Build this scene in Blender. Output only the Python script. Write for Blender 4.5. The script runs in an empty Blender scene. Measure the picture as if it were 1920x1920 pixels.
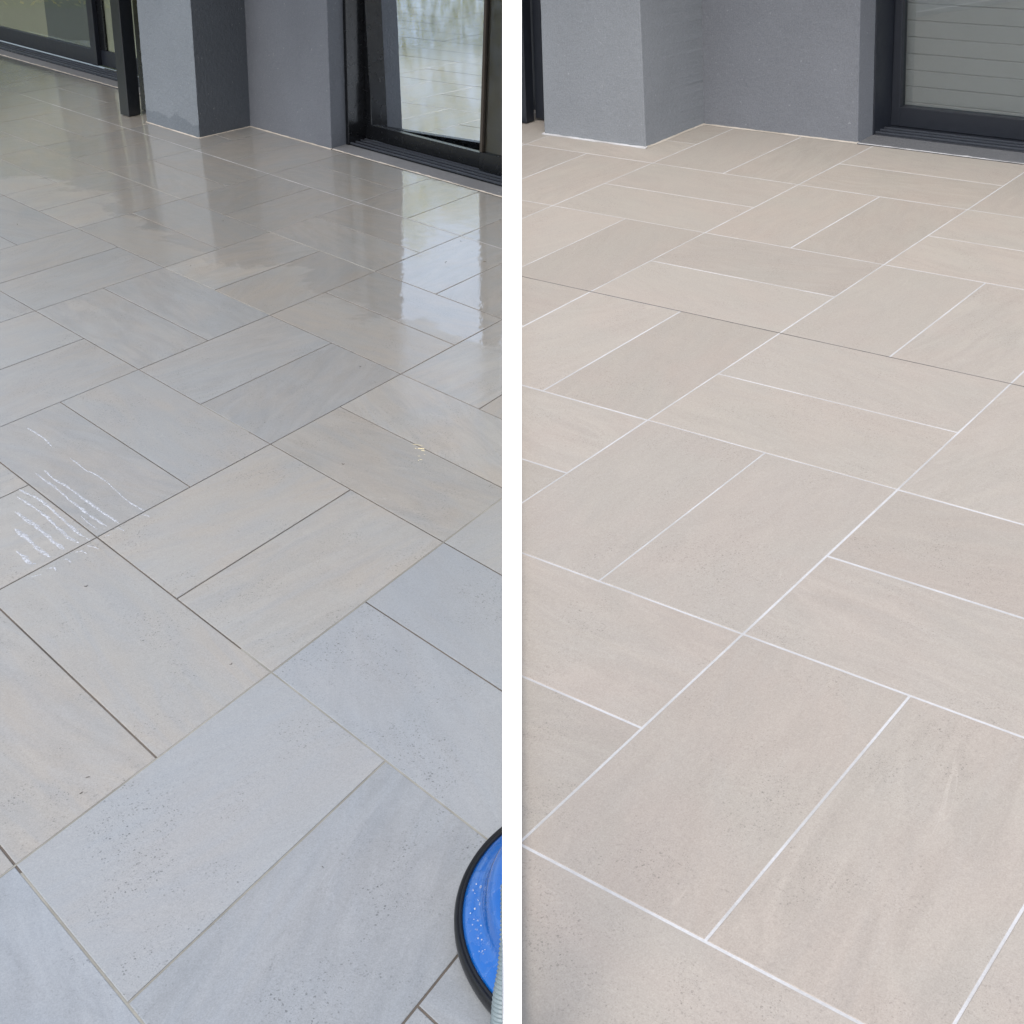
import bpy, bmesh, math, random
from mathutils import Vector, noise
random.seed(7); R = math.radians
sc = bpy.context.scene; COL = sc.collection

# ------------------------------------------------------------------ camera
CAM_H = 1.6
cam_d = bpy.data.cameras.new('camera'); cam = bpy.data.objects.new('camera', cam_d); COL.objects.link(cam)
cam_d.sensor_width = 36; cam_d.lens = 2200 / 1920 * 36; cam_d.clip_start = .02; cam_d.clip_end = 900
cam.location = (0, 0, CAM_H); cam.rotation_euler = (R(90 - 30.799), 0, 0)
sc.camera = cam

# ------------------------------------------------------------------ sky, sun, exposure
SUN_EL, SUN_AZ = 54, 199           # azimuth clockwise from +Y: from behind the camera, a little to the left
world = bpy.data.worlds.new('World'); sc.world = world; world.use_nodes = True
wn, wl = world.node_tree.nodes, world.node_tree.links
bg = wn['Background']; sky = wn.new('ShaderNodeTexSky'); sky.sky_type = 'NISHITA'; sky.sun_disc = False
sky.sun_elevation = R(SUN_EL); sky.sun_rotation = R(SUN_AZ); sky.air_density = 1.0; sky.dust_density = 2.2
hsv = wn.new('ShaderNodeHueSaturation'); hsv.inputs['Saturation'].default_value = .72
wl.new(sky.outputs[0], hsv.inputs['Color']); wl.new(hsv.outputs[0], bg.inputs['Color'])
bg.inputs['Strength'].default_value = .15
sun_d = bpy.data.lights.new('sun', 'SUN'); sun_d.energy = 1.45; sun_d.angle = R(40); sun_d.color = (1, .95, .88)
sun = bpy.data.objects.new('sun', sun_d); COL.objects.link(sun)
az = R(SUN_AZ); el = R(SUN_EL)
sd = Vector((math.sin(az) * math.cos(el), math.cos(az) * math.cos(el), math.sin(el)))
sun.rotation_euler = sd.to_track_quat('Z', 'Y').to_euler(); sun.location = sd * 30
vs = sc.view_settings; vs.view_transform = 'Standard'; vs.look = 'None'; vs.exposure = 0.85; vs.gamma = 1; vs.use_curve_mapping = False
sc.cycles.max_bounces = 8; sc.cycles.transparent_max_bounces = 8

# ------------------------------------------------------------------ the two terraces: origin, tile-block vectors, lean of the walls
class Terrace:
    def __init__(s, O, U, V, lean, ly, side):
        s.O, s.U, s.V = Vector(O), Vector(U), Vector(V); s.lean, s.ly, s.side = lean, ly, side
        s.N = s.U.cross(s.V).normalized()
    def at(s, u, v, z=0):
        k = s.lean
        if u <= k[0][0]: l = k[0][1]
        elif u >= k[-1][0]: l = k[-1][1]
        else:
            for (a, la), (b, lb) in zip(k, k[1:]):
                if a <= u <= b: l = la + (lb - la) * (u - a) / (b - a); break
        return s.O + s.U * u + s.V * v + Vector((l, s.ly, 1)) * z
WET = Terrace((-0.74587, 3.2203, -0.0748), (0.56353, -0.57263, 0.00329), (0.35464, 0.58166, -0.02447),
              [(-5.1, .07), (-4.3, .065), (-3.16, .045)], .008, -1)
DRY = Terrace((0.49766, 2.03861, 0.07856), (0.59339, -0.43029, 0.01587), (0.48556, 0.56127, 0.03874),
              [(-4.06, -.045), (-3.25, -.10), (-2.12, -.125), (-2.08, -.14)], .012, 1)
EDGE = .0125                       # half the thickness of the added white strip between the terraces

# ------------------------------------------------------------------ material helpers
def mat(name):
    m = bpy.data.materials.new(name); m.use_nodes = True
    nt = m.node_tree; b = nt.nodes['Principled BSDF']; return m, nt, b
def N_(nt, t, **kw):
    n = nt.nodes.new(t)
    for k, v in kw.items():
        if hasattr(n, k): setattr(n, k, v)
        else: n.inputs[k].default_value = v
    return n
def L_(nt, a, b): nt.links.new(a, b)
def math_(nt, op, a, b=None, c=None, clamp=False):
    n = nt.nodes.new('ShaderNodeMath'); n.operation = op; n.use_clamp = clamp
    for i, x in enumerate((a, b, c)):
        if x is None: continue
        if isinstance(x, (int, float)): n.inputs[i].default_value = x
        else: L_(nt, x, n.inputs[i])
    return n.outputs[0]
def mixc(nt, f, a, b, mode='MIX'):
    n = nt.nodes.new('ShaderNodeMix'); n.data_type = 'RGBA'; n.blend_type = mode
    for i, x in ((0, f), (6, a), (7, b)):
        if isinstance(x, (int, float)): n.inputs[i].default_value = x
        elif isinstance(x, tuple): n.inputs[i].default_value = (*x, 1)
        else: L_(nt, x, n.inputs[i])
    return n.outputs[2]
def ramp(nt, x, lo, hi, a=0., b=1.):
    n = nt.nodes.new('ShaderNodeMapRange'); n.clamp = True; n.interpolation_type = 'SMOOTHSTEP'
    n.inputs[1].default_value = lo; n.inputs[2].default_value = hi; n.inputs[3].default_value = a; n.inputs[4].default_value = b
    L_(nt, x, n.inputs[0]); return n.outputs[0]
def noise_(nt, vec, scale, detail=4, rough=.55, dist=0.):
    n = N_(nt, 'ShaderNodeTexNoise'); n.inputs['Scale'].default_value = scale; n.inputs['Detail'].default_value = detail
    n.inputs['Roughness'].default_value = rough; n.inputs['Distortion'].default_value = dist
    L_(nt, vec, n.inputs['Vector']); return n.outputs['Fac']

def tile_material(name, base, blue, warm, wet_line=None, rough=.5, spec=.4, PITS=.42, VEIN=.13):
    """porcelain stone-look tile; 'grain' = direction of its veins, 'cast' = share of the cool colour (object properties)"""
    m, nt, b = mat(name)
    tc = N_(nt, 'ShaderNodeTexCoord'); oi = N_(nt, 'ShaderNodeObjectInfo')
    at = N_(nt, 'ShaderNodeAttribute', attribute_type='OBJECT', attribute_name='grain')
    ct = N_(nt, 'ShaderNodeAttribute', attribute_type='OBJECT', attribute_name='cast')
    rnd = oi.outputs['Random']
    rot = N_(nt, 'ShaderNodeVectorRotate', rotation_type='Z_AXIS'); L_(nt, tc.outputs['Object'], rot.inputs['Vector'])
    L_(nt, math_(nt, 'ADD', math_(nt, 'MULTIPLY', at.outputs['Fac'], -1), math_(nt, 'MULTIPLY_ADD', rnd, .7, -.35)), rot.inputs['Angle'])
    off = N_(nt, 'ShaderNodeCombineXYZ')
    L_(nt, math_(nt, 'MULTIPLY', rnd, 53.), off.inputs[0]); L_(nt, math_(nt, 'MULTIPLY', rnd, 91.), off.inputs[1]); L_(nt, math_(nt, 'MULTIPLY', rnd, 17.), off.inputs[2])
    add = N_(nt, 'ShaderNodeVectorMath', operation='ADD'); L_(nt, rot.outputs[0], add.inputs[0]); L_(nt, off.outputs[0], add.inputs[1])
    P = add.outputs[0]
    st = N_(nt, 'ShaderNodeMapping'); st.inputs['Scale'].default_value = (.8, 3.4, 1); L_(nt, P, st.inputs['Vector'])
    Q = st.outputs[0]
    cloud = noise_(nt, P, 3.2, 3, .5, .6)
    vein = noise_(nt, Q, 4.2, 5, .62, 1.6)
    vein2 = noise_(nt, Q, 2.0, 4, .6, 2.6)
    grain = noise_(nt, P, 330, 2, .7)
    grain2 = noise_(nt, P, 120, 3, .7)
    pitm = ramp(nt, noise_(nt, P, 5.5, 3, .6), .46, .66)
    vor = N_(nt, 'ShaderNodeTexVoronoi', feature='F1'); vor.inputs['Scale'].default_value = 185
    wn_ = N_(nt, 'ShaderNodeTexNoise'); wn_.inputs['Scale'].default_value = 260; L_(nt, P, wn_.inputs['Vector'])
    wm = N_(nt, 'ShaderNodeVectorMath', operation='SCALE'); L_(nt, wn_.outputs['Color'], wm.inputs[0]); wm.inputs['Scale'].default_value = .007
    wa = N_(nt, 'ShaderNodeVectorMath', operation='ADD'); L_(nt, P, wa.inputs[0]); L_(nt, wm.outputs[0], wa.inputs[1]); L_(nt, wa.outputs[0], vor.inputs['Vector'])
    sep = N_(nt, 'ShaderNodeSeparateColor'); L_(nt, vor.outputs['Color'], sep.inputs[0])
    pit = math_(nt, 'MULTIPLY', ramp(nt, vor.outputs['Distance'], .20, .46, 1, 0), ramp(nt, sep.outputs[0], .70, .92))
    pit = math_(nt, 'MULTIPLY', pit, math_(nt, 'MULTIPLY_ADD', pitm, .86, .14))
    vor2 = N_(nt, 'ShaderNodeTexVoronoi', feature='F1'); vor2.inputs['Scale'].default_value = 330; L_(nt, P, vor2.inputs['Vector'])
    sep2 = N_(nt, 'ShaderNodeSeparateColor'); L_(nt, vor2.outputs['Color'], sep2.inputs[0])
    pit2 = math_(nt, 'MULTIPLY', ramp(nt, vor2.outputs['Distance'], .2, .42, 1, 0), ramp(nt, sep2.outputs[1], .55, .8))
    pit2 = math_(nt, 'MULTIPLY', pit2, math_(nt, 'MULTIPLY_ADD', pitm, .6, .25))
    # thin pale hairline veins
    hl = noise_(nt, Q, 1.7, 2, .5, 1.2)
    hair = math_(nt, 'MULTIPLY', ramp(nt, math_(nt, 'ABSOLUTE', math_(nt, 'SUBTRACT', hl, .5)), .0015, .006, 1, 0), ramp(nt, noise_(nt, P, 4, 3, .6), .55, .7))
    # colour
    c = mixc(nt, ramp(nt, cloud, .3, .7), base, warm)
    c = mixc(nt, math_(nt, 'MULTIPLY', ramp(nt, vein2, .40, .66), .22), c, blue)
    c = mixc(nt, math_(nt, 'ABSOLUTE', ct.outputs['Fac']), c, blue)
    amp = math_(nt, 'MULTIPLY_ADD', math_(nt, 'FRACT', math_(nt, 'MULTIPLY', rnd, 7.31)), VEIN, .045)
    val = math_(nt, 'MULTIPLY_ADD', math_(nt, 'SUBTRACT', ramp(nt, vein, .25, .75), .5), amp, 1.0)
    val = math_(nt, 'ADD', val, math_(nt, 'MULTIPLY_ADD', rnd, .10, -.05))
    val = math_(nt, 'ADD', val, math_(nt, 'MULTIPLY_ADD', grain, .46, -.23))
    val = math_(nt, 'ADD', val, math_(nt, 'MULTIPLY_ADD', grain2, .22, -.11))
    val = math_(nt, 'SUBTRACT', val, math_(nt, 'MULTIPLY', pit, PITS))
    val = math_(nt, 'SUBTRACT', val, math_(nt, 'MULTIPLY', pit2, .30))
    val = math_(nt, 'ADD', val, math_(nt, 'MULTIPLY', hair, .10))
    cc = N_(nt, 'ShaderNodeCombineColor')
    for i in range(3): L_(nt, val, cc.inputs[i])
    c = mixc(nt, 1., c, cc.outputs[0], 'MULTIPLY')
    bmp = N_(nt, 'ShaderNodeBump'); bmp.inputs['Strength'].default_value = .25; bmp.inputs['Distance'].default_value = .0015
    L_(nt, math_(nt, 'ADD', math_(nt, 'MULTIPLY', grain2, .5), math_(nt, 'MULTIPLY', pit, -.8)), bmp.inputs['Height'])
    b.inputs['Specular IOR Level'].default_value = spec
    if wet_line is None:
        L_(nt, c, b.inputs['Base Color']); L_(nt, bmp.outputs[0], b.inputs['Normal'])
        L_(nt, math_(nt, 'MULTIPLY_ADD', grain2, .2, rough - .1), b.inputs['Roughness'])
    else:
        # a film of water lies on the terrace near the house; its edge is ragged
        geo = N_(nt, 'ShaderNodeNewGeometry'); dirv, off0, span = wet_line
        dp = N_(nt, 'ShaderNodeVectorMath', operation='DOT_PRODUCT'); L_(nt, geo.outputs['Position'], dp.inputs[0]); dp.inputs[1].default_value = dirv
        d = math_(nt, 'SUBTRACT', dp.outputs['Value'], off0)
        d = math_(nt, 'ADD', d, math_(nt, 'MULTIPLY_ADD', noise_(nt, geo.outputs['Position'], 1.3, 6, .62, .4), 1.0, -.5))
        sxp = N_(nt, 'ShaderNodeSeparateXYZ'); L_(nt, geo.outputs['Position'], sxp.inputs[0])
        d = math_(nt, 'ADD', d, math_(nt, 'MULTIPLY', math_(nt, 'MAXIMUM', math_(nt, 'MULTIPLY_ADD', sxp.outputs[0], -1, -2.6), 0), .9))
        wet = ramp(nt, d, -.03, .035)
        damp = ramp(nt, d, -2.2, .3)
        c = mixc(nt, math_(nt, 'MULTIPLY', damp, .75), c, mixc(nt, 1., c, (.80, .785, .755), 'MULTIPLY'))
        c = mixc(nt, ramp(nt, sxp.outputs[0], -4.2, -3.0, 1, 0), c, mixc(nt, 1., c, (.22, .22, .22), 'MULTIPLY'))      # colour darkened far left, so sky and hedge read stronger in the door
        L_(nt, c, b.inputs['Base Color']); L_(nt, bmp.outputs[0], b.inputs['Normal'])
        L_(nt, math_(nt, 'MULTIPLY_ADD', grain2, .2, rough - .1), b.inputs['Roughness'])
        wb = N_(nt, 'ShaderNodeBump'); wb.inputs['Strength'].default_value = .16; wb.inputs['Distance'].default_value = .004
        L_(nt, math_(nt, 'ADD', noise_(nt, geo.outputs['Position'], 22, 3, .6), noise_(nt, geo.outputs['Position'], 7, 2, .5)), wb.inputs['Height'])
        L_(nt, wb.outputs[0], b.inputs['Coat Normal'])
        b.inputs['Coat IOR'].default_value = 2.0
        L_(nt, math_(nt, 'MULTIPLY_ADD', damp, .45, math_(nt, 'MULTIPLY', wet, .55)), b.inputs['Coat Weight'])
        L_(nt, math_(nt, 'ADD', math_(nt, 'MULTIPLY_ADD', wet, -.07, .10), math_(nt, 'MULTIPLY_ADD', damp, -.17, .17)), b.inputs['Coat Roughness'])
    return m

def grout_material(name, col, dark, rough=.85, dim_left=False):
    m, nt, b = mat(name); geo = N_(nt, 'ShaderNodeNewGeometry')
    f = ramp(nt, noise_(nt, geo.outputs['Position'], 5, 4, .6), .35, .65)
    g = noise_(nt, geo.outputs['Position'], 260, 2, .6)
    c = mixc(nt, f, col, dark)
    if dim_left:
        sx = N_(nt, 'ShaderNodeSeparateXYZ'); L_(nt, geo.outputs['Position'], sx.inputs[0]); c = mixc(nt, ramp(nt, sx.outputs[0], -4.2, -3.0, 1, 0), c, (.012, .011, .010))  # joints darkened far left to match the tiles, for the door's reflection
    v = math_(nt, 'MULTIPLY_ADD', g, .35, .83); cc = N_(nt, 'ShaderNodeCombineColor')
    for i in range(3): L_(nt, v, cc.inputs[i])
    L_(nt, mixc(nt, 1., c, cc.outputs[0], 'MULTIPLY'), b.inputs['Base Color']); b.inputs['Roughness'].default_value = rough
    return m

def stucco(name, col, wet_foot=None, rough=.85, spec=.3, relief=.8):
    m, nt, b = mat(name); geo = N_(nt, 'ShaderNodeNewGeometry'); P = geo.outputs['Position']
    big = noise_(nt, P, 2.2, 4, .55); fine = noise_(nt, P, 170, 3, .65); mid = noise_(nt, P, 38, 3, .6)
    v = math_(nt, 'ADD', math_(nt, 'MULTIPLY_ADD', big, .34, .74), math_(nt, 'MULTIPLY_ADD', fine, .62, -.22))
    cc = N_(nt, 'ShaderNodeCombineColor')
    for i in range(3): L_(nt, v, cc.inputs[i])
    c = mixc(nt, 1., col, cc.outputs[0], 'MULTIPLY')
    # pale scuffs and specks of grout splash low on the wall
    sp = ramp(nt, noise_(nt, P, 60, 2, .5), .70, .76)
    c = mixc(nt, math_(nt, 'MULTIPLY', sp, .35), c, (.37, .38, .39))
    if wet_foot:
        sx = N_(nt, 'ShaderNodeSeparateXYZ'); L_(nt, P, sx.inputs[0])
        hgt = math_(nt, 'SUBTRACT', sx.outputs[2], wet_foot)
        hgt = math_(nt, 'ADD', hgt, math_(nt, 'MULTIPLY_ADD', noise_(nt, P, 9, 4, .6), .14, -.07))
        c = mixc(nt, ramp(nt, hgt, -.004, .012, .55, 0), c, mixc(nt, 1., c, (.60, .63, .66), 'MULTIPLY'))
    L_(nt, c, b.inputs['Base Color']); b.inputs['Roughness'].default_value = rough; b.inputs['Specular IOR Level'].default_value = spec
    bm = N_(nt, 'ShaderNodeBump'); bm.inputs['Strength'].default_value = relief; bm.inputs['Distance'].default_value = .006
    L_(nt, math_(nt, 'ADD', math_(nt, 'MULTIPLY', fine, .5), mid), bm.inputs['Height']); L_(nt, bm.outputs[0], b.inputs['Normal'])
    return m

def plain(name, col, rough=.5, metal=0., spec=.5, var=.15, scale=40, coat=0.):
    m, nt, b = mat(name); tc = N_(nt, 'ShaderNodeTexCoord')
    n = noise_(nt, tc.outputs['Object'], scale, 4, .6)
    c = mixc(nt, n, tuple(x * (1 - var) for x in col), tuple(min(1, x * (1 + var)) for x in col))
    L_(nt, c, b.inputs['Base Color']); b.inputs['Metallic'].default_value = metal; b.inputs['Specular IOR Level'].default_value = spec
    L_(nt, math_(nt, 'MULTIPLY_ADD', n, .2, rough - .1), b.inputs['Roughness']); b.inputs['Coat Weight'].default_value = coat
    return m

WV = Vector((WET.V.x, WET.V.y, 0)).normalized(); WPERP = Vector((.7128, .7013, 0))     # square to the wet terrace's wall
wet_off = WPERP.dot(WET.at(-.5, 1.45))
M = {
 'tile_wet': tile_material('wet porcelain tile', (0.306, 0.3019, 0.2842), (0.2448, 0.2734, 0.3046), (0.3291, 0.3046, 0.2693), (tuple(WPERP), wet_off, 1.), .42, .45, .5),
 'tile_dry': tile_material('dry porcelain tile', (0.355, 0.323, 0.2808), (0.3352, 0.3128, 0.2842), (0.3631, 0.3189, 0.2768), None, .6, .3, .30, .075),
 'grout_old': grout_material('brown stained grout', (.125, .105, .086), (.078, .068, .058), .85, True),
 'grout_pale': grout_material('pale dirty grout', (0.2856, 0.2788, 0.2448), (0.204, 0.1972, 0.17)),
 'grout_white': grout_material('fresh white grout', (.495, .495, .500), (.395, .390, .385)),
 'grout_grey': grout_material('greyed white grout', (0.408, 0.408, 0.408), (0.2856, 0.2856, 0.2856), .85, True),
 'grout_dark': grout_material('open dark joint', (.10, .095, .088), (.16, .15, .14)),
 'sealant': grout_material('cream sealant', (0.4488, 0.408, 0.3536), (0.34, 0.306, 0.2584), .7),
 'stucco_wet': stucco('grey render, damp foot', (0.153, 0.1714, 0.1904), -.085),
 'stucco_side': stucco('grey render soaked dark', (0.0718, 0.0792, 0.0898), None, .6, .4),  # darker grey over the whole right side of the pier
 'stucco_shade': stucco('grey render recess', (0.1183, 0.1272, 0.1442)),  # shade of the recess put into the render's grey
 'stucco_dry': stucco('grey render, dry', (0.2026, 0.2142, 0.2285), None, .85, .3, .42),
 'stucco_dry_shade': stucco('grey render recess, dry', (0.153, 0.1612, 0.1782), None, .85, .3, .42),  # dry render again, darkened for the shade of its recess
 'concrete': stucco('grey concrete threshold', (0.1292, 0.1326, 0.1394), None, .8),
 'black': plain('black powder coat wet', (0.0068, 0.00748, 0.00884), .25, 0, .5, .2, 30),
 'navy': plain('dark charcoal powder coat', (0.0136, 0.01632, 0.02312), .42, 0, .5, .15, 30),
 'post': plain('black steel post', (0.01088, 0.01292, 0.01564), .38, 0, .5, .3, 25),
 'rail': plain('anodised rail edge', (0.0578, 0.0646, 0.0782), .35, .3, .5, .2, 60),
 'slat': plain('beige slat', (.295, .292, .282), .6, 0, .3, .06, 6),
 'curtain': plain('pale curtain', (0.34, 0.3332, 0.2448), .9, 0, .1, .12, 3),
 'curtain_grey': plain('grey curtain', (0.1496, 0.1598, 0.1428), .9, 0, .1, .12, 3),
 'bronze': plain('bronze blind', (0.0476, 0.03944, 0.03128), .5, 0, .3, .2, 8),
 'white': plain('white painted panel', (.86, .86, .86), .6, 0, .2, .015, 4),
 'blue': None,
 'rubber': plain('black rubber', (0.00544, 0.00544, 0.00612), .35, 0, .5, .2, 30),
 'hose': plain('grey hose', (0.17, 0.2108, 0.2244), .45, 0, .4, .1, 60),
 'suds': plain('white suds', (0.544, 0.5576, 0.5848), .4, 0, .4, .04, 90),
 'suds_film': None,
 'glint_gold': plain('pale golden residue', (.78, .68, .42), .35, 0, .5, .2, 90),  # colour of a painted sun glint
 'debris': plain('dry leaf crumb', (.05, .035, .025), .8, 0, .2, .3, 60),
 'ground': plain('short grass', (.06, .075, .025), .9, 0, .1, .3, 2),
 'leaf': None,
}
def glass(name, tint, refl, rough=0.):
    m, nt, b = mat(name); nt.nodes.remove(b); out = nt.nodes['Material Output']
    g = N_(nt, 'ShaderNodeBsdfGlossy'); g.inputs['Roughness'].default_value = rough; g.inputs['Color'].default_value = (.93, .97, 1, 1)
    t = N_(nt, 'ShaderNodeBsdfTransparent'); t.inputs['Color'].default_value = (*tint, 1)
    fr = N_(nt, 'ShaderNodeFresnel'); fr.inputs['IOR'].default_value = 1.5; ge = N_(nt, 'ShaderNodeNewGeometry')
    f = math_(nt, 'MULTIPLY', math_(nt, 'MULTIPLY_ADD', fr.outputs[0], 1 - refl, refl, True), math_(nt, 'SUBTRACT', 1, ge.outputs['Backfacing']))
    mx = N_(nt, 'ShaderNodeMixShader'); L_(nt, f, mx.inputs[0]); L_(nt, t.outputs[0], mx.inputs[1]); L_(nt, g.outputs[0], mx.inputs[2]); L_(nt, mx.outputs[0], out.inputs[0])
    return m
M['mirror_glass'] = glass('solar reflective glass', (.10, .11, .12), .93)
M['clear_glass'] = glass('clear glass', (.86, .88, .88), .02)
def wet_plastic():
    m, nt, b = mat('wet glossy blue plastic'); geo = N_(nt, 'ShaderNodeNewGeometry'); P = geo.outputs['Position']
    n = noise_(nt, P, 30, 5, .6, .6); drop = ramp(nt, n, .50, .545); fine = noise_(nt, P, 210, 3, .6)
    c = mixc(nt, noise_(nt, P, 12, 3, .6), (.003, .085, .34), (.006, .11, .41))
    sc_ = ramp(nt, noise_(nt, P, 90, 4, .7), .66, .74, 0, .5)          # scuffs
    c = mixc(nt, sc_, c, (.10, .18, .36)); c = mixc(nt, math_(nt, 'MULTIPLY', drop, .05), c, (.24, .33, .5)); L_(nt, c, b.inputs['Base Color'])
    b.inputs['Roughness'].default_value = .16; b.inputs['Coat Weight'].default_value = 1.; b.inputs['Coat Roughness'].default_value = .03; b.inputs['Coat IOR'].default_value = 1.5
    bp = N_(nt, 'ShaderNodeBump'); bp.inputs['Strength'].default_value = .6; bp.inputs['Distance'].default_value = .003
    L_(nt, math_(nt, 'ADD', drop, math_(nt, 'MULTIPLY', fine, .12)), bp.inputs['Height']); L_(nt, bp.outputs[0], b.inputs['Coat Normal']); return m
M['blue'] = wet_plastic()
def suds_mat():
    m, nt, b = mat('thin white suds'); geo = N_(nt, 'ShaderNodeNewGeometry'); n = noise_(nt, geo.outputs['Position'], 130, 4, .7)
    b.inputs['Base Color'].default_value = (.56, .585, .63, 1); b.inputs['Roughness'].default_value = .35
    L_(nt, ramp(nt, n, .34, .62, .10, .80), b.inputs['Alpha']); return m
M['suds_film'] = suds_mat()
def leaf_mat():
    m, nt, b = mat('yellow green foliage'); geo = N_(nt, 'ShaderNodeNewGeometry')
    a = ramp(nt, noise_(nt, geo.outputs['Position'], 1.1, 3, .6), .38, .62)
    c = mixc(nt, a, (.42, .44, .05), (.80, .66, .07))
    c = mixc(nt, ramp(nt, noise_(nt, geo.outputs['Position'], 7, 2, .6), .45, .7), c, (.20, .24, .04))
    L_(nt, c, b.inputs['Base Color']); b.inputs['Roughness'].default_value = .6
    tr = N_(nt, 'ShaderNodeBsdfTranslucent'); L_(nt, c, tr.inputs['Color']); mx = N_(nt, 'ShaderNodeMixShader'); mx.inputs[0].default_value = .62
    L_(nt, b.outputs[0], mx.inputs[1]); L_(nt, tr.outputs[0], mx.inputs[2]); L_(nt, mx.outputs[0], nt.nodes['Material Output'].inputs[0]); return m
M['leaf'] = leaf_mat()

# ------------------------------------------------------------------ object helpers
def obj(name, verts, faces, m, parent=None, smooth=False, loc=None):
    me = bpy.data.meshes.new(name); me.from_pydata([tuple(v) for v in verts], [], faces); me.materials.append(m)
    o = bpy.data.objects.new(name, me); COL.objects.link(o)
    if parent: o.parent = parent
    if loc is not None: o.location = loc
    if smooth:
        for p in me.polygons: p.use_smooth = True
    return o
def tag(o, label, cat, group=None, kind=None):
    o['label'] = label
    if cat: o['category'] = cat
    if group: o['group'] = group
    if kind: o['kind'] = kind
    return o
def empty(name, loc=(0, 0, 0)):
    o = bpy.data.objects.new(name, None); COL.objects.link(o); o.location = loc; return o
def cut_bm(bm, side):
    """end everything at the added white strip: side -1 keeps x < -EDGE, +1 keeps x > EDGE"""
    r = bmesh.ops.bisect_plane(bm, geom=bm.verts[:] + bm.edges[:] + bm.faces[:], plane_co=(side * EDGE, 0, 0), plane_no=(-side, 0, 0), clear_outer=True, dist=1e-6)
    ed = [e for e in r['geom_cut'] if isinstance(e, bmesh.types.BMEdge)]
    if ed: bmesh.ops.holes_fill(bm, edges=ed)
def from_bm(name, bm, m, parent=None, smooth=False):
    me = bpy.data.meshes.new(name); bm.normal_update(); bm.to_mesh(me); bm.free(); me.materials.append(m)
    o = bpy.data.objects.new(name, me); COL.objects.link(o)
    if parent: o.parent = parent
    if smooth:
        for p in me.polygons: p.use_smooth = True
    return o
def block(T, name, u0, u1, v0, v1, z0, z1, m, parent=None, bevel=.002):
    bm = bmesh.new(); vs_ = [bm.verts.new(T.at(u, v, z)) for z in (z0, z1) for u, v in ((u0, v0), (u1, v0), (u1, v1), (u0, v1))]
    for f in ((3, 2, 1, 0), (4, 5, 6, 7), (0, 1, 5, 4), (1, 2, 6, 5), (2, 3, 7, 6), (3, 0, 4, 7)): bm.faces.new([vs_[i] for i in f])
    bmesh.ops.recalc_face_normals(bm, faces=bm.faces[:])
    if bevel: bmesh.ops.bevel(bm, geom=bm.edges[:], offset=bevel, segments=1, affect='EDGES')
    cut_bm(bm, T.side)
    if not bm.faces: bm.free(); return None
    return from_bm(name, bm, m, parent)

# ------------------------------------------------------------------ ground
g = obj('ground', [(-300, -300, -.45), (300, -300, -.45), (300, 300, -.45), (-300, 300, -.45)], [(0, 1, 2, 3)], M['ground'])
tag(g, 'rough grass around the terraces', None, kind='structure')

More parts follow.
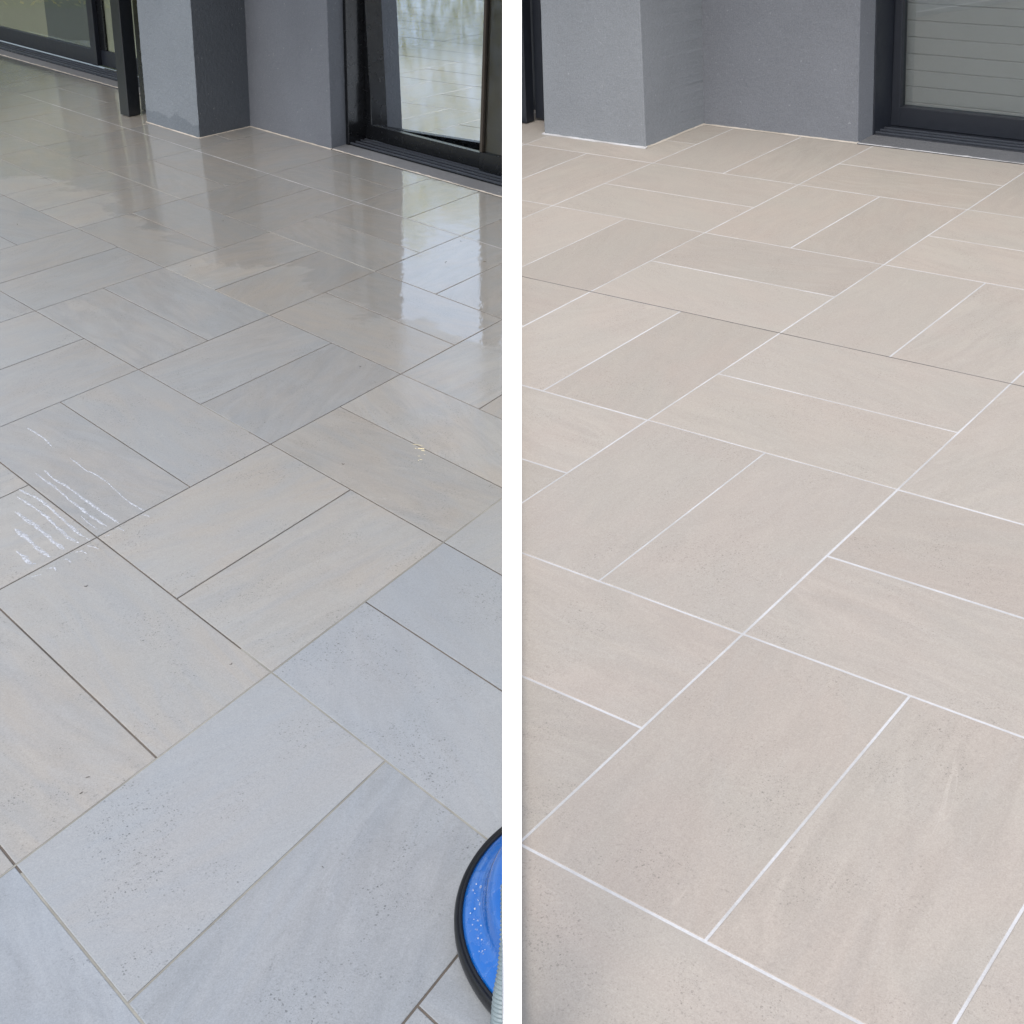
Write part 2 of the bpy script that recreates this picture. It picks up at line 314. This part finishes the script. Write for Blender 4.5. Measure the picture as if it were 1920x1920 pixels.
# ------------------------------------------------------------------ tiled floors
def clip_poly(poly, f):
    out = []
    for a, b in zip(poly, poly[1:] + poly[:1]):
        fa, fb = f(a), f(b)
        if fa >= 0: out.append(a)
        if (fa >= 0) != (fb >= 0): t = fa / (fa - fb); out.append((a[0] + (b[0] - a[0]) * t, a[1] + (b[1] - a[1]) * t))
    return out
def floor(T, label, tile_m, grout_m, recess, gap, vmax, keep, cast):
    root = empty('patio_floor', T.at(0, 0)); tag(root, label, None, kind='structure'); root_inv = -root.location
    lu, lv = T.U.length, T.V.length; gu, gv = gap / lu / 2, gap / lv / 2
    share = {}
    xside = lambda q: T.side * (T.at(*q).x) - EDGE
    wall = lambda q: vmax - q[1]
    n = 0
    for i in range(-14, 5):
        for j in range(-9, int(vmax) + 1):
            if (i + j) % 2 == 0: cells = ((i, i + 1, j, j + .5, 0), (i, i + 1, j + .5, j + 1, 0))
            else: cells = ((i, i + .5, j, j + 1, 1), (i + .5, i + 1, j, j + 1, 1))
            for u0, u1, v0, v1, long_v in cells:
                rr = random.Random(hash((i, j, round(u0 * 2), round(v0 * 2), T.side)) & 0xffffff)
                cu, cv = (u0 + u1) / 2, (v0 + v1) / 2; c = T.at(cu, cv)
                if not keep(c, cu, cv): continue
                poly = [(u0 + gu, v0 + gv), (u1 - gu, v0 + gv), (u1 - gu, v1 - gv), (u0 + gu, v1 - gv)]
                p2 = clip_poly(clip_poly(poly, xside), wall)
                if len(p2) < 3: continue
                w3 = [T.at(*q) for q in p2]; p2 = [q for a, q in enumerate(p2) if (w3[a] - w3[a - 1]).length > .006]
                if len(p2) < 3: continue
                whole = p2 == poly
                key = long_v
                if whole and key in share: me = share[key]
                else:
                    pts = [T.at(*q) - c for q in p2]; ctr = sum(pts, Vector()) / len(pts); k = len(pts); dn = Vector((0, 0, 1))
                    inner = []
                    for a in range(k):
                        e0 = (pts[a] - pts[a - 1]).normalized(); e1 = (pts[(a + 1) % k] - pts[a]).normalized()
                        inn = (T.N.cross(e0) + T.N.cross(e1)); inner.append(pts[a] + inn.normalized() * .0017)
                    V_ = inner + [p - dn * .0006 for p in pts] + [p - dn * .012 for p in pts]
                    F_ = [tuple(range(k))] + [(k + a, k + (a + 1) % k, (a + 1) % k, a) for a in range(k)] + [(2 * k + a, 2 * k + (a + 1) % k, k + (a + 1) % k, k + a) for a in range(k)]
                    me = bpy.data.meshes.new('tile'); me.from_pydata([tuple(p) for p in V_], [], F_); me.materials.append(tile_m)
                    if whole: share[key] = me
                o = bpy.data.objects.new('tile', me); COL.objects.link(o); o.parent = root
                d = T.V if long_v else T.U
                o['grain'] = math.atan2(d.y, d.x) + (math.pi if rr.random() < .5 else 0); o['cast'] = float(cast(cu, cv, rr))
                o.location = c + root_inv + Vector((0, 0, rr.uniform(-.0005, .0005))); n += 1
    # the bed of grout the tiles sit in
    A = [(-14, -9), (5, -9), (5, vmax), (-14, vmax)]; A = clip_poly(A, xside)
    obj('grout', [T.at(*q) + root_inv - Vector((0, 0, recess)) for q in A] + [T.at(*q) + root_inv - Vector((0, 0, .2)) for q in A],
        [tuple(range(len(A)))] + [(len(A) + a, len(A) + (a + 1) % len(A), (a + 1) % len(A), a) for a in range(len(A))], grout_m, root)
    return root
def joint(T, root, a, b, width, z, m, name='grout_line', wob=.0, seg=.06):
    """a ribbon along a joint or a wall foot, with a wandering width"""
    A, B = T.at(*a), T.at(*b); d = (B - A); L = d.length; d.normalize(); s = T.N.cross(d); n = max(2, int(L / seg)); V_ = []; F_ = []
    rl = root.location
    for i in range(n + 1):
        p = A + d * L * i / n
        w1 = width * (.5 + wob * random.uniform(-.5, .5)); w2 = width * (.5 + wob * random.uniform(-.5, .5))
        V_ += [p + s * w1 + T.N * z - rl, p - s * w2 + T.N * z - rl]
        if i: k = 2 * i; F_.append((k - 2, k - 1, k + 1, k))
    bm = bmesh.new(); vv = [bm.verts.new(v + rl) for v in V_]
    for f in F_: bm.faces.new([vv[i] for i in f])
    r = bmesh.ops.bisect_plane(bm, geom=bm.verts[:] + bm.edges[:] + bm.faces[:], plane_co=(T.side * EDGE, 0, 0), plane_no=(-T.side, 0, 0), clear_outer=True)
    bmesh.ops.translate(bm, verts=bm.verts[:], vec=-rl)
    return from_bm(name, bm, m, root)

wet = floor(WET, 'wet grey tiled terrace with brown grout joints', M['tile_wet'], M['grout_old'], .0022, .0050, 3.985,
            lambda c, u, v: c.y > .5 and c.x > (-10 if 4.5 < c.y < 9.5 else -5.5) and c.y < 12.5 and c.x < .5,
            lambda u, v, r: (.66 if u > 1 and v < 0 else .35 if u > 1 else .30 if (u < 0 and -1 < v < 1) else .06) * r.uniform(.75, 1.2))  # nearest tiles bluer: sky reflection painted into their colour
dry = floor(DRY, 'dry beige tiled terrace with fresh white grout', M['tile_dry'], M['grout_white'], .0007, .0052, 4.955,
            lambda c, u, v: c.y > .4 and c.x < 5 and c.y < 9 and c.x > -.5,
            lambda u, v, r: .25 * r.random())
joint(WET, wet, (-11, 3), (3, 3), .0065, .0002, M['grout_grey'])
joint(WET, wet, (-3.98, 2), (-3, 2), .0042, -.0012, M['grout_pale'])
joint(WET, wet, (-1, 2), (-2, 2), .0042, -.0012, M['grout_pale']); joint(WET, wet, (-2.0, 1), (-1, 1), .0042, -.0012, M['grout_pale'])
joint(WET, wet, (1, -3), (1, .5), .0042, -.0010, M['grout_pale']); joint(WET, wet, (.85, -1), (2.6, -1), .0042, -.0008, M['grout_pale'])
joint(WET, wet, (1.03, -2), (3, -2), .0046, -.0012, M['grout_pale']); joint(WET, wet, (1.5, -2), (1.5, -1), .0042, -.0014, M['grout_pale'])
joint(WET, wet, (-.5, 0), (-.15, 0), .0042, -.0014, M['grout_pale'])
joint(DRY, dry, (-6, 2), (2, 2), .0052, -.0004, M['grout_dark'])

# suds left by the cleaning pass: (width in mm, points in tile blocks)
SUDS = [(4, [(-0.909, -0.754), (-0.842, -0.748), (-0.768, -0.746), (-0.681, -0.759)]), (4, [(-0.545, -0.753), (-0.483, -0.753), (-0.414, -0.758), (-0.388, -0.749), (-0.338, -0.742), (-0.277, -0.743), (-0.208, -0.752), (-0.126, -0.76), (-0.069, -0.761), (-0.008, -0.753)]), (6, [(-0.543, -0.891), (-0.456, -0.899), (-0.379, -0.889), (-0.279, -0.89), (-0.197, -0.886), (-0.111, -0.887), (-0.008, -0.881)]), (6, [(-0.555, -0.933), (-0.477, -0.932), (-0.396, -0.929), (-0.285, -0.938), (-0.198, -0.937), (-0.113, -0.937), (-0.027, -0.929)]), (3, [(-0.155, -0.967), (-0.094, -0.971), (-0.039, -0.97)]), (6, [(-0.497, -1.051), (-0.456, -1.044), (-0.391, -1.028), (-0.302, -1.027), (-0.204, -1.033), (-0.109, -1.039), (-0.052, -1.04), (-0.03, -1.031)]), (6, [(-0.456, -1.086), (-0.401, -1.079), (-0.328, -1.074), (-0.25, -1.071), (-0.157, -1.08), (-0.078, -1.085), (-0.018, -1.073)]), (9, [(-0.371, -1.149), (-0.3, -1.143), (-0.23, -1.137), (-0.161, -1.14), (-0.096, -1.145), (-0.024, -1.141)]), (9, [(-0.273, -1.21), (-0.196, -1.209), (-0.132, -1.21), (-0.065, -1.212), (-0.024, -1.205)]), (9, [(-0.147, -1.279), (-0.082, -1.281), (-0.042, -1.282), (-0.03, -1.269)]), (6, [(0.01, -0.905), (0.026, -0.897), (0.045, -0.896)]), (5, [(0.009, -0.78), (0.025, -0.765), (0.046, -0.761)]), (4, [(0.02, -0.973), (0.023, -0.955), (0.027, -0.943)]), (5, [(-0.022, -1.036), (-0.001, -1.032)]), (4, [(0.019, -1.061), (0.038, -1.046), (0.066, -1.039)]), (6, [(0.019, -1.119), (0.028, -1.096), (0.058, -1.091)]), (6, [(0.024, -1.179), (0.03, -1.164), (0.058, -1.165)]), (6, [(0.026, -1.253), (0.035, -1.227), (0.062, -1.237)]), (4, [(0.023, -1.323), (0.029, -1.305), (0.037, -1.288)])]
def ribbon(T, root, pts, w, name, m, z=.0009):
    P = [T.at(*q) for q in pts]; fine = []
    for a, b in zip(P, P[1:]):
        k = max(2, int((b - a).length / .006)); fine += [a.lerp(b, t / k) for t in range(k)]
    fine.append(P[-1]); n = len(fine); V_ = []; F_ = []; ph = random.uniform(0, 90)
    for i, p in enumerate(fine):
        d = (fine[min(i + 1, n - 1)] - fine[max(i - 1, 0)]).normalized(); s = T.N.cross(d); e = min(1, .35 + min(i, n - 1 - i) * .18)
        na = noise.noise((i * .31, ph, 0)); nb = noise.noise((i * .31, ph + 9, 0)); nw = noise.noise((i * .09, ph, 4))
        wa = w * e * max(.06, .5 + .45 * na + .3 * nw); wb = w * e * max(.06, .5 + .45 * nb + .3 * nw); p = p + s * .12 * w * noise.noise((i * .12, ph + 3, 1))
        rl = root.location
        V_ += [p + s * wa - rl + T.N * z * .35, p - rl + T.N * z * 1.6, p - s * wb - rl + T.N * z * .35]
        if i: k = 3 * i; F_ += [(k - 3, k - 2, k + 1, k), (k - 2, k - 1, k + 2, k + 1)]
    return obj(name, V_, F_, m, root, True)
for w, pts in SUDS: ribbon(WET, wet, pts, w / 760, 'suds_streak', M['suds_film'])
# small dry crumbs lying on the tiles
V_ = []; F_ = []
for u, v, s in ((.909, -1.693, .008), (.940, -1.740, .008), (.213, -1.2035, .010), (.8807, -1.075, .008), (-.773, 2.486, .016), (-.59, 2.70, .016), (-1.9, 1.15, .010), (-.93, 2.9, .012), (.35, .12, .009), (-3.35, .72, .012), (-2.4, 1.9, .012), (1.6, -1.4, .005), (-.2, .9, .008)):
    p = WET.at(u, v); a = random.uniform(0, 6.28); d = Vector((math.cos(a), math.sin(a), 0)); q = Vector((-d.y, d.x, 0)); b = len(V_)
    for t in range(5):
        x = (t / 4 - .5); c = p + d * s * x + q * s * .5 * x * x * 4 * .5 + Vector((0, 0, .0012 + .002 * abs(x))); w = s * .10 * (1 - abs(x) * 1.4)
        V_ += [c + q * w, c - q * w, c + Vector((0, 0, .001))]
    for t in range(4): F_ += [(b + 3 * t, b + 3 * t + 2, b + 3 * t + 5, b + 3 * t + 3), (b + 3 * t + 2, b + 3 * t + 1, b + 3 * t + 4, b + 3 * t + 5)]
FV = []; FF = []  # sun glint on the wet floor, shaped as pale gold flakes
for u, v, a_, l_, w_ in ((.487, .500, .25, .020, .0022), (.520, .488, .2, .012, .006), (.535, .480, .5, .008, .003), (.551, .430, .1, .005, .002), (.575, .412, .3, .006, .002), (.57, .40, 1.2, .003, .002), (.50, .470, .9, .004, .002), (.56, .46, .4, .003, .0015)):
    p = WET.at(u, v, .0012); d = Vector((math.cos(a_), -math.sin(a_), 0)); q = WET.N.cross(d); b = len(FV)
    for t in range(7):
        x = t / 6 * 2 - 1; ww = w_ * (1 - x * x) * random.uniform(.5, 1.1); FV += [p + d * l_ * x + q * ww - wet.location, p + d * l_ * x - q * ww * random.uniform(.3, 1) - wet.location]
    FF += [(b + 2 * t, b + 2 * t + 1, b + 2 * t + 3, b + 2 * t + 2) for t in range(6)]
obj('glint', FV, FF, M['glint_gold'], wet)
cr = obj('debris', V_, F_, M['debris']); tag(cr, 'dark leaf crumbs scattered over the wet tiles', None, kind='stuff')

# ------------------------------------------------------------------ house by the wet terrace
h = empty('house', WET.at(-4.26, 3.3)); tag(h, 'grey rendered house with black sliding doors behind the wet tiled terrace', 'house')
def part(T, root, name, u0, u1, v0, v1, z0, z1, m, parent=None, bevel=.002):
    o = block(T, name, u0, u1, v0, v1, z0, z1, m, None, bevel)
    if o is None: return None
    p = parent or root; o.parent = p; o.matrix_parent_inverse.identity(); off = root.location.copy()
    o.data.transform(__import__('mathutils').Matrix.Translation(-off)); return o
W_ = lambda *a, **k: part(WET, h, *a, **k)
def rough_edges(o, root):
    """hand-trowelled corners: slightly wandering edges on a rendered wall"""
    bm = bmesh.new(); bm.from_mesh(o.data)
    big = [f for f in bm.faces if f.calc_area() > .05 and abs(f.normal.z) < .5]; planes = [(f.calc_center_median(), f.normal.copy()) for f in big]
    bmesh.ops.inset_individual(bm, faces=big, thickness=.013)
    for k in range(90):
        bmesh.ops.bisect_plane(bm, geom=bm.verts[:] + bm.edges[:] + bm.faces[:], plane_co=(0, 0, -.05 + .012 * k), plane_no=(0, 0, 1), dist=1e-5)
    for v in bm.verts:
        if sum(abs((v.co - c_).dot(n_)) < .008 for c_, n_ in planes) < 2: continue
        p = v.co * 34; q = v.co * 140
        v.co += Vector((noise.noise(p), noise.noise(p + Vector((9, 3, 1))), 0)) * .0018 + Vector((noise.noise(q), noise.noise(q + Vector((5, 2, 8))), 0)) * .0018
    bm.normal_update(); bm.to_mesh(o.data); bm.free(); return o
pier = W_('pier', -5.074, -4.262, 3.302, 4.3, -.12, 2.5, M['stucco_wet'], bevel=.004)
rough_edges(pier, h); pier.data.materials.append(M['stucco_side'])
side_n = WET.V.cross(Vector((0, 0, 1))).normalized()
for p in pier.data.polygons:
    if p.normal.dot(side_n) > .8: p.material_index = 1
wl_ = rough_edges(W_('wall', -4.27, -3.163, 3.99, 4.6, -.12, 2.5, M['stucco_shade'], bevel=.004), h)
W_('lintel', -3.163, .8, 4.02, 4.6, 2.16, 2.5, M['stucco_shade'])
W_('threshold', -3.17, .8, 4.005, 4.225, -.1, .006, M['concrete'], bevel=.003)
door = W_('sliding_door', -3.21, -3.128, 4.205, 4.56, -.02, 2.16, M['black'])
W_('head_frame', -3.128, .8, 4.21, 4.56, 2.11, 2.16, M['black'], door)
W_('track', -3.128, .8, 4.215, 4.56, -.02, .012, M['black'], door)
for k, v in enumerate((4.225, 4.30, 4.375, 4.435)): W_('track_rail', -3.128, .8, v, v + .016, .012, .022, M['rail'], door, bevel=.001)
W_('stile', -3.128, -3.056, 4.455, 4.53, .024, 2.11, M['black'], door)
W_('bottom_rail', -3.056, -1.795, 4.44, 4.50, .024, .112, M['black'], door)
gp = W_('glass_pane', -3.056, -1.795, 4.470, 4.478, .026, 2.11, M['mirror_glass'], door, bevel=0)
for q in gp.data.vertices:         # this leaf stands a few degrees out of line with its track
    k_ = max(0., (q.co + h.location - WET.at(-3.056, 4.474)).dot(WET.U.normalized())); q.co += WPERP * k_ * .105; q.co -= Vector((.045, .008, 0)) * (2.0 if q.co.z > .5 else 0)
W_('bottom_rail', -1.79, .8, 4.405, 4.47, .024, .125, M['black'], door)
W_('stile', -1.79, -1.765, 4.405, 4.47, .125, 2.11, M['bronze'], door)
W_('glass_pane', -1.765, .8, 4.435, 4.443, .125, 2.11, M['clear_glass'], door, bevel=0)
W_('blind', -1.765, .8, 4.452, 4.462, .1, 2.11, M['bronze'], door)
W_('inner_wall', -3.3, .8, 4.9, 5.0, -.1, 2.5, M['navy'])
# sliding door on the far side of the pier
W_('threshold', -11.5, -5.3, 4.03, 4.235, -.1, .004, M['concrete'], bevel=.003)
d2 = W_('sliding_door', -11.5, -5.074, 4.22, 4.56, -.02, .012, M['black'])
for v in (4.24, 4.31, 4.38, 4.44): W_('track_rail', -11.5, -5.3, v, v + .014, .012, .022, M['rail'], d2, bevel=.001)
W_('bottom_rail', -11.5, -7.6, 4.46, 4.53, .03, .15, M['navy'], d2)
W_('bottom_rail', -7.49, -5.2, 4.52, 4.57, .03, .15, M['navy'], d2)
W_('stile', -7.6, -7.485, 4.45, 4.53, .03, 2.11, M['navy'], d2)
W_('stile', -7.485, -7.37, 4.515, 4.575, .15, 2.11, M['black'], d2)
W_('glass_pane', -11.5, -7.6, 4.49, 4.498, .15, 2.11, M['clear_glass'], d2, bevel=0)
W_('glass_pane', -7.37, -5.2, 4.54, 4.548, .15, 2.11, M['clear_glass'], d2, bevel=0)
W_('head_frame', -11.5, -5.074, 4.22, 4.56, 2.11, 2.16, M['black'], d2)
W_('curtain', -11.5, -8.62, 4.505, 4.52, .02, 2.1, M['curtain'], d2)
W_('curtain', -8.62, -7.55, 4.505, 4.525, .02, 2.1, M['curtain_grey'], d2)
W_('curtain', -7.5, -5.2, 4.555, 4.57, .02, 2.1, M['curtain'], d2)
W_('lintel', -11.5, -5.074, 4.02, 4.6, 2.16, 2.5, M['stucco_shade'])
W_('roof', -12, .6, 1.6, 5.2, 2.72, 2.9, M['white'])
W_('post', -5.49, -5.345, 3.285, 3.445, .004, 2.5, M['post'], bevel=.003)
W_('post', -5.50, -5.15, 3.57, 3.68, .004, 2.5, M['black'], bevel=.003)
def bead(T, root, a, b, out, w, hgt, m):
    """an uneven fillet of sealant smeared into the angle between wall and floor; out = direction away from the wall"""
    A, B = T.at(*a), T.at(*b); L = (B - A).length; n = max(3, int(L / .011)); V_ = []; F_ = []; rl = root.location; ph = random.uniform(0, 50); out = out.normalized()
    for i in range(n + 1):
        p = A.lerp(B, i / n); e = 1 + .4 * noise.noise((i * .16, ph, 0)) + .2 * noise.noise((i * .7, ph, 3)); g = 1 + .4 * noise.noise((i * .2, ph + 7, 0)) + .2 * noise.noise((i * .8, ph, 9))
        V_ += [p + out * w * e + T.N * .0009 - rl, p + out * w * .45 * e + T.N * hgt * .42 * g - rl, p - out * .004 + Vector((0, 0, hgt * g)) - rl]
        if i: k = 3 * i; F_ += [(k - 3, k, k + 1, k - 2), (k - 2, k + 1, k + 2, k - 1)]
    bm = bmesh.new(); vv = [bm.verts.new(v + rl) for v in V_]
    for f in F_: bm.faces.new([vv[i] for i in f])
    bmesh.ops.bisect_plane(bm, geom=bm.verts[:] + bm.edges[:] + bm.faces[:], plane_co=(T.side * EDGE, 0, 0), plane_no=(-T.side, 0, 0), clear_outer=True)
    bmesh.ops.translate(bm, verts=bm.verts[:], vec=-rl); bmesh.ops.recalc_face_normals(bm, faces=bm.faces[:])
    return from_bm('sealant', bm, m, root, True)
for a, b, o_, w, g_ in (((-5.08, 3.304), (-4.26, 3.304), -WET.V, .010, .007), ((-4.264, 3.30), (-4.264, 3.99), WET.U, .009, .008), ((-4.26, 3.992), (-3.16, 3.992), -WET.V, .010, .008), ((-3.16, 4.006), (.6, 4.006), -WET.V, .009, .005), ((-11, 4.032), (-5.08, 4.032), -WET.V, .009, .004)):
    bead(WET, h, a, b, o_, w, g_, M['sealant'])

# ------------------------------------------------------------------ house by the dry terrace
h2 = empty('house', DRY.at(-3.235, 4.265)); tag(h2, 'pale grey rendered house with charcoal sliding door behind the dry beige terrace', 'house')
D_ = lambda *a, **k: part(DRY, h2, *a, **k)
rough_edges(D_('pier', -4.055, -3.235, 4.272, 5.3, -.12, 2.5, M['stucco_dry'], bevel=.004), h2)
rough_edges(D_('wall', -3.245, -2.112, 4.965, 5.55, -.12, 2.5, M['stucco_dry_shade'], bevel=.004), h2)
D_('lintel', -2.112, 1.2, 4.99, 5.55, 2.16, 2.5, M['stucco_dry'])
D_('threshold', -2.12, 1.2, 4.975, 5.19, -.1, .005, M['concrete'], bevel=.003)
dd = D_('sliding_door', -2.2, -2.104, 5.175, 5.56, -.02, 2.16, M['navy'])
D_('head_frame', -2.104, 1.2, 5.18, 5.56, 2.11, 2.16, M['navy'], dd)
D_('track', -2.104, 1.2, 5.185, 5.55, -.02, .010, M['navy'], dd)
for v in (5.20, 5.265, 5.325): D_('track_rail', -2.104, 1.2, v, v + .013, .010, .019, M['rail'], dd, bevel=.001)
D_('stile', -2.104, -2.044, 5.42, 5.50, .012, 2.11, M['navy'], dd)
D_('bottom_rail', -2.044, 1.2, 5.42, 5.50, .012, .104, M['navy'], dd)
D_('glass_pane', -2.044, 1.2, 5.462, 5.470, .104, 2.11, M['clear_glass'], dd, bevel=0)
for k in range(28):
    z0 = .03 + .0755 * k
    o = D_('blind_slat', -2.09, 1.2, 5.56 + .002 * (k % 2), 5.575 + .002 * (k % 2), z0, z0 + .0749, M['slat'], dd, bevel=.003)
D_('inner_wall', -2.2, 1.2, 5.8, 5.9, -.1, 2.5, M['navy'])
D_('roof', -5, 1.8, 3.3, 6.0, 2.72, 2.9, M['white'])
D_('inner_wall', -6, -4.06, 4.8, 4.9, -.1, 2.5, M['navy'])
D_('post', -4.60, -4.335, 4.43, 4.52, .004, 2.5, M['navy'], bevel=.003)
D_('post', -4.345, -4.272, 4.545, 4.63, .012, 2.5, M['navy'], bevel=.003)
for a, b, o_, w, g_, m_ in (((-4.065, 4.274), (-3.225, 4.274), -DRY.V, .014, .008, M['grout_white']), ((-3.237, 4.27), (-3.237, 4.97), DRY.U, .010, .010, M['sealant']), ((-3.24, 4.967), (-2.11, 4.967), -DRY.V, .011, .009, M['sealant']), ((-2.13, 4.977), (1.0, 4.977), -DRY.V, .009, .004, M['grout_white'])):
    bead(DRY, h2, a, b, o_, w, g_, m_)

# ------------------------------------------------------------------ added white strip hiding the seam between the terraces
zf = 1.5; ct, st_ = math.cos(R(30.799)), math.sin(R(30.799))
def ray_pt(py): y = (py - 960) / 2200; return Vector((0, zf * (ct - y * st_) , CAM_H + zf * (-y * ct - st_)))
a, b = ray_pt(2300), ray_pt(-40)
prof = [(a.y, a.z), (b.y, b.z), (b.y + .014, b.z), (1.0, .062), (6.4, .205), (9.4, .30), (9.4, -.45), (a.y, -.45)]
V_ = [(x, y, z) for x in (-EDGE + .0002, EDGE - .0002) for y, z in prof]; k = len(prof)
F_ = [tuple(range(k))[::-1], tuple(range(k, 2 * k))] + [(i, (i + 1) % k, k + (i + 1) % k, k + i) for i in range(k)]
pw = obj('seam_strip', V_, F_, M['white'])
tag(pw, 'added white slanted strip and low kerb hiding the seam between wet and dry terraces', 'seam_strip')

# ------------------------------------------------------------------ blue floor machine against the added white strip
mc = Vector((.1866, 1.354, -.0375)); mr = .2843
ms = empty('floor_scrubber', mc); tag(ms, 'round blue floor cleaning machine with black rubber bumper on the wet tiles', 'floor machine')
def lathe(name, prof, m, seg=160):
    bm = bmesh.new(); rings = []
    for r_, z in prof: rings.append([bm.verts.new((mc.x + r_ * math.cos(2 * math.pi * i / seg), mc.y + r_ * math.sin(2 * math.pi * i / seg), mc.z + z)) for i in range(seg)])
    for A, B in zip(rings, rings[1:]):
        for i in range(seg): bm.faces.new((A[i], A[(i + 1) % seg], B[(i + 1) % seg], B[i]))
    bmesh.ops.recalc_face_normals(bm, faces=bm.faces[:])
    bmesh.ops.bisect_plane(bm, geom=bm.verts[:] + bm.edges[:] + bm.faces[:], plane_co=(-EDGE, 0, 0), plane_no=(1, 0, 0), clear_outer=True)
    bmesh.ops.translate(bm, verts=bm.verts[:], vec=-mc)
    return from_bm(name, bm, m, ms, True)
lathe('bumper', [(mr - .012, .012), (mr - .003, .016), (mr, .026), (mr, .040), (mr - .003, .047), (mr - .0065, .048), (mr - .008, .044), (mr - .0095, .049), (mr - .013, .049), (mr - .0145, .044)], M['rubber'])
lathe('housing', [(mr - .012, .040), (mr - .0155, .046), (mr - .022, .052), (mr - .036, .058), (mr - .045, .062), (mr - .050, .070), (mr - .055, .092), (mr - .062, .104), (mr - .075, .110), (mr - .10, .113), (.10, .112), (.08, .2)], M['blue'])
lathe('brush_skirt', [(mr - .03, .0), (mr - .02, .02), (mr - .016, .04)], M['rubber'], 96)
FV = []; FF = []; rf = random.Random(5)
for k in range(26):
    a = math.pi + rf.gauss(.02, .16); r_ = mr - .028 - rf.random() * .016; z_ = .0565 + (mr - .028 - r_) * .35; c = Vector((r_ * math.cos(a), r_ * math.sin(a), z_)); rad = rf.uniform(.0006, .0019); b = len(FV)
    if c.x + mc.x > -EDGE - .003: continue
    FV += [c + Vector((math.cos(t * math.pi / 3) * rad * rf.uniform(.7, 1.3), math.sin(t * math.pi / 3) * rad * 1.4, 0)) for t in range(6)] + [c + Vector((0, 0, rad * .8))]
    FF += [(b + t, b + (t + 1) % 6, b + 6) for t in range(6)]
fo = obj('foam', FV, FF, M['suds_film'], ms, True); fo['kind'] = 'stuff'
# ribbed hose
cl = [Vector((-.0005, 1.075, .385)), Vector((-.001, 1.02, .365)), Vector((-.0045, .99, .33)), Vector((-.0105, .972, .298)), Vector((-.014, .955, .25)), Vector((-.017, .93, .15)), Vector((-.02, .90, .04))]
pts = []
for i in range(len(cl) - 1):
    p0, p1, p2, p3 = cl[max(i - 1, 0)], cl[i], cl[i + 1], cl[min(i + 2, len(cl) - 1)]
    for t in range(40):
        t /= 40; pts.append(.5 * ((2 * p1) + (p2 - p0) * t + (2 * p0 - 5 * p1 + 4 * p2 - p3) * t * t + (3 * p1 - p0 - 3 * p2 + p3) * t ** 3))
bm = bmesh.new(); rings = []; s_ = 0
for i, p in enumerate(pts):
    d = (pts[min(i + 1, len(pts) - 1)] - pts[max(i - 1, 0)]).normalized(); s_ += (p - pts[i - 1]).length if i else 0
    a1 = d.cross(Vector((1, 0, 0))).normalized(); a2 = d.cross(a1); rr = .0138 + .0011 * math.cos(s_ / .0058 * 2 * math.pi)
    rings.append([bm.verts.new(p + (a1 * math.cos(2 * math.pi * j / 24) + a2 * math.sin(2 * math.pi * j / 24)) * rr) for j in range(24)])
for A, B in zip(rings, rings[1:]):
    for j in range(24): bm.faces.new((A[j], A[(j + 1) % 24], B[(j + 1) % 24], B[j]))
bmesh.ops.bisect_plane(bm, geom=bm.verts[:] + bm.edges[:] + bm.faces[:], plane_co=(-EDGE, 0, 0), plane_no=(1, 0, 0), clear_outer=True)
bmesh.ops.translate(bm, verts=bm.verts[:], vec=-mc)
from_bm('hose', bm, M['hose'], ms, True)

# ------------------------------------------------------------------ garden hedge left of the wet terrace, seen mirrored in its door
V_ = []; F_ = []; rg = random.Random(3)
for k in range(42000):
    y = rg.uniform(-2, 24); x = -11.2 - rg.random() * 1.8
    top = 3.2 + .4 * noise.noise((y * .55, 3, 0)) + .45 * noise.noise((y * 1.9, 8, 0))
    z = -.45 + (top + .45) * rg.random() ** .8; s = rg.uniform(.03, .075)
    a1 = Vector((rg.uniform(-1, 1), rg.uniform(-1, 1), rg.uniform(-1, 1))).normalized(); a2 = a1.orthogonal().normalized(); p = Vector((x, y, z)); b = len(V_)
    V_ += [p - a1 * s, p + a2 * s * .5, p + a1 * s, p - a2 * s * .5]; F_.append((b, b + 1, b + 2, b + 3))
hd = obj('garden_hedge', V_, F_, M['leaf']); tag(hd, 'yellow green garden hedge mirrored in the wet door glass', 'hedge', kind='stuff')
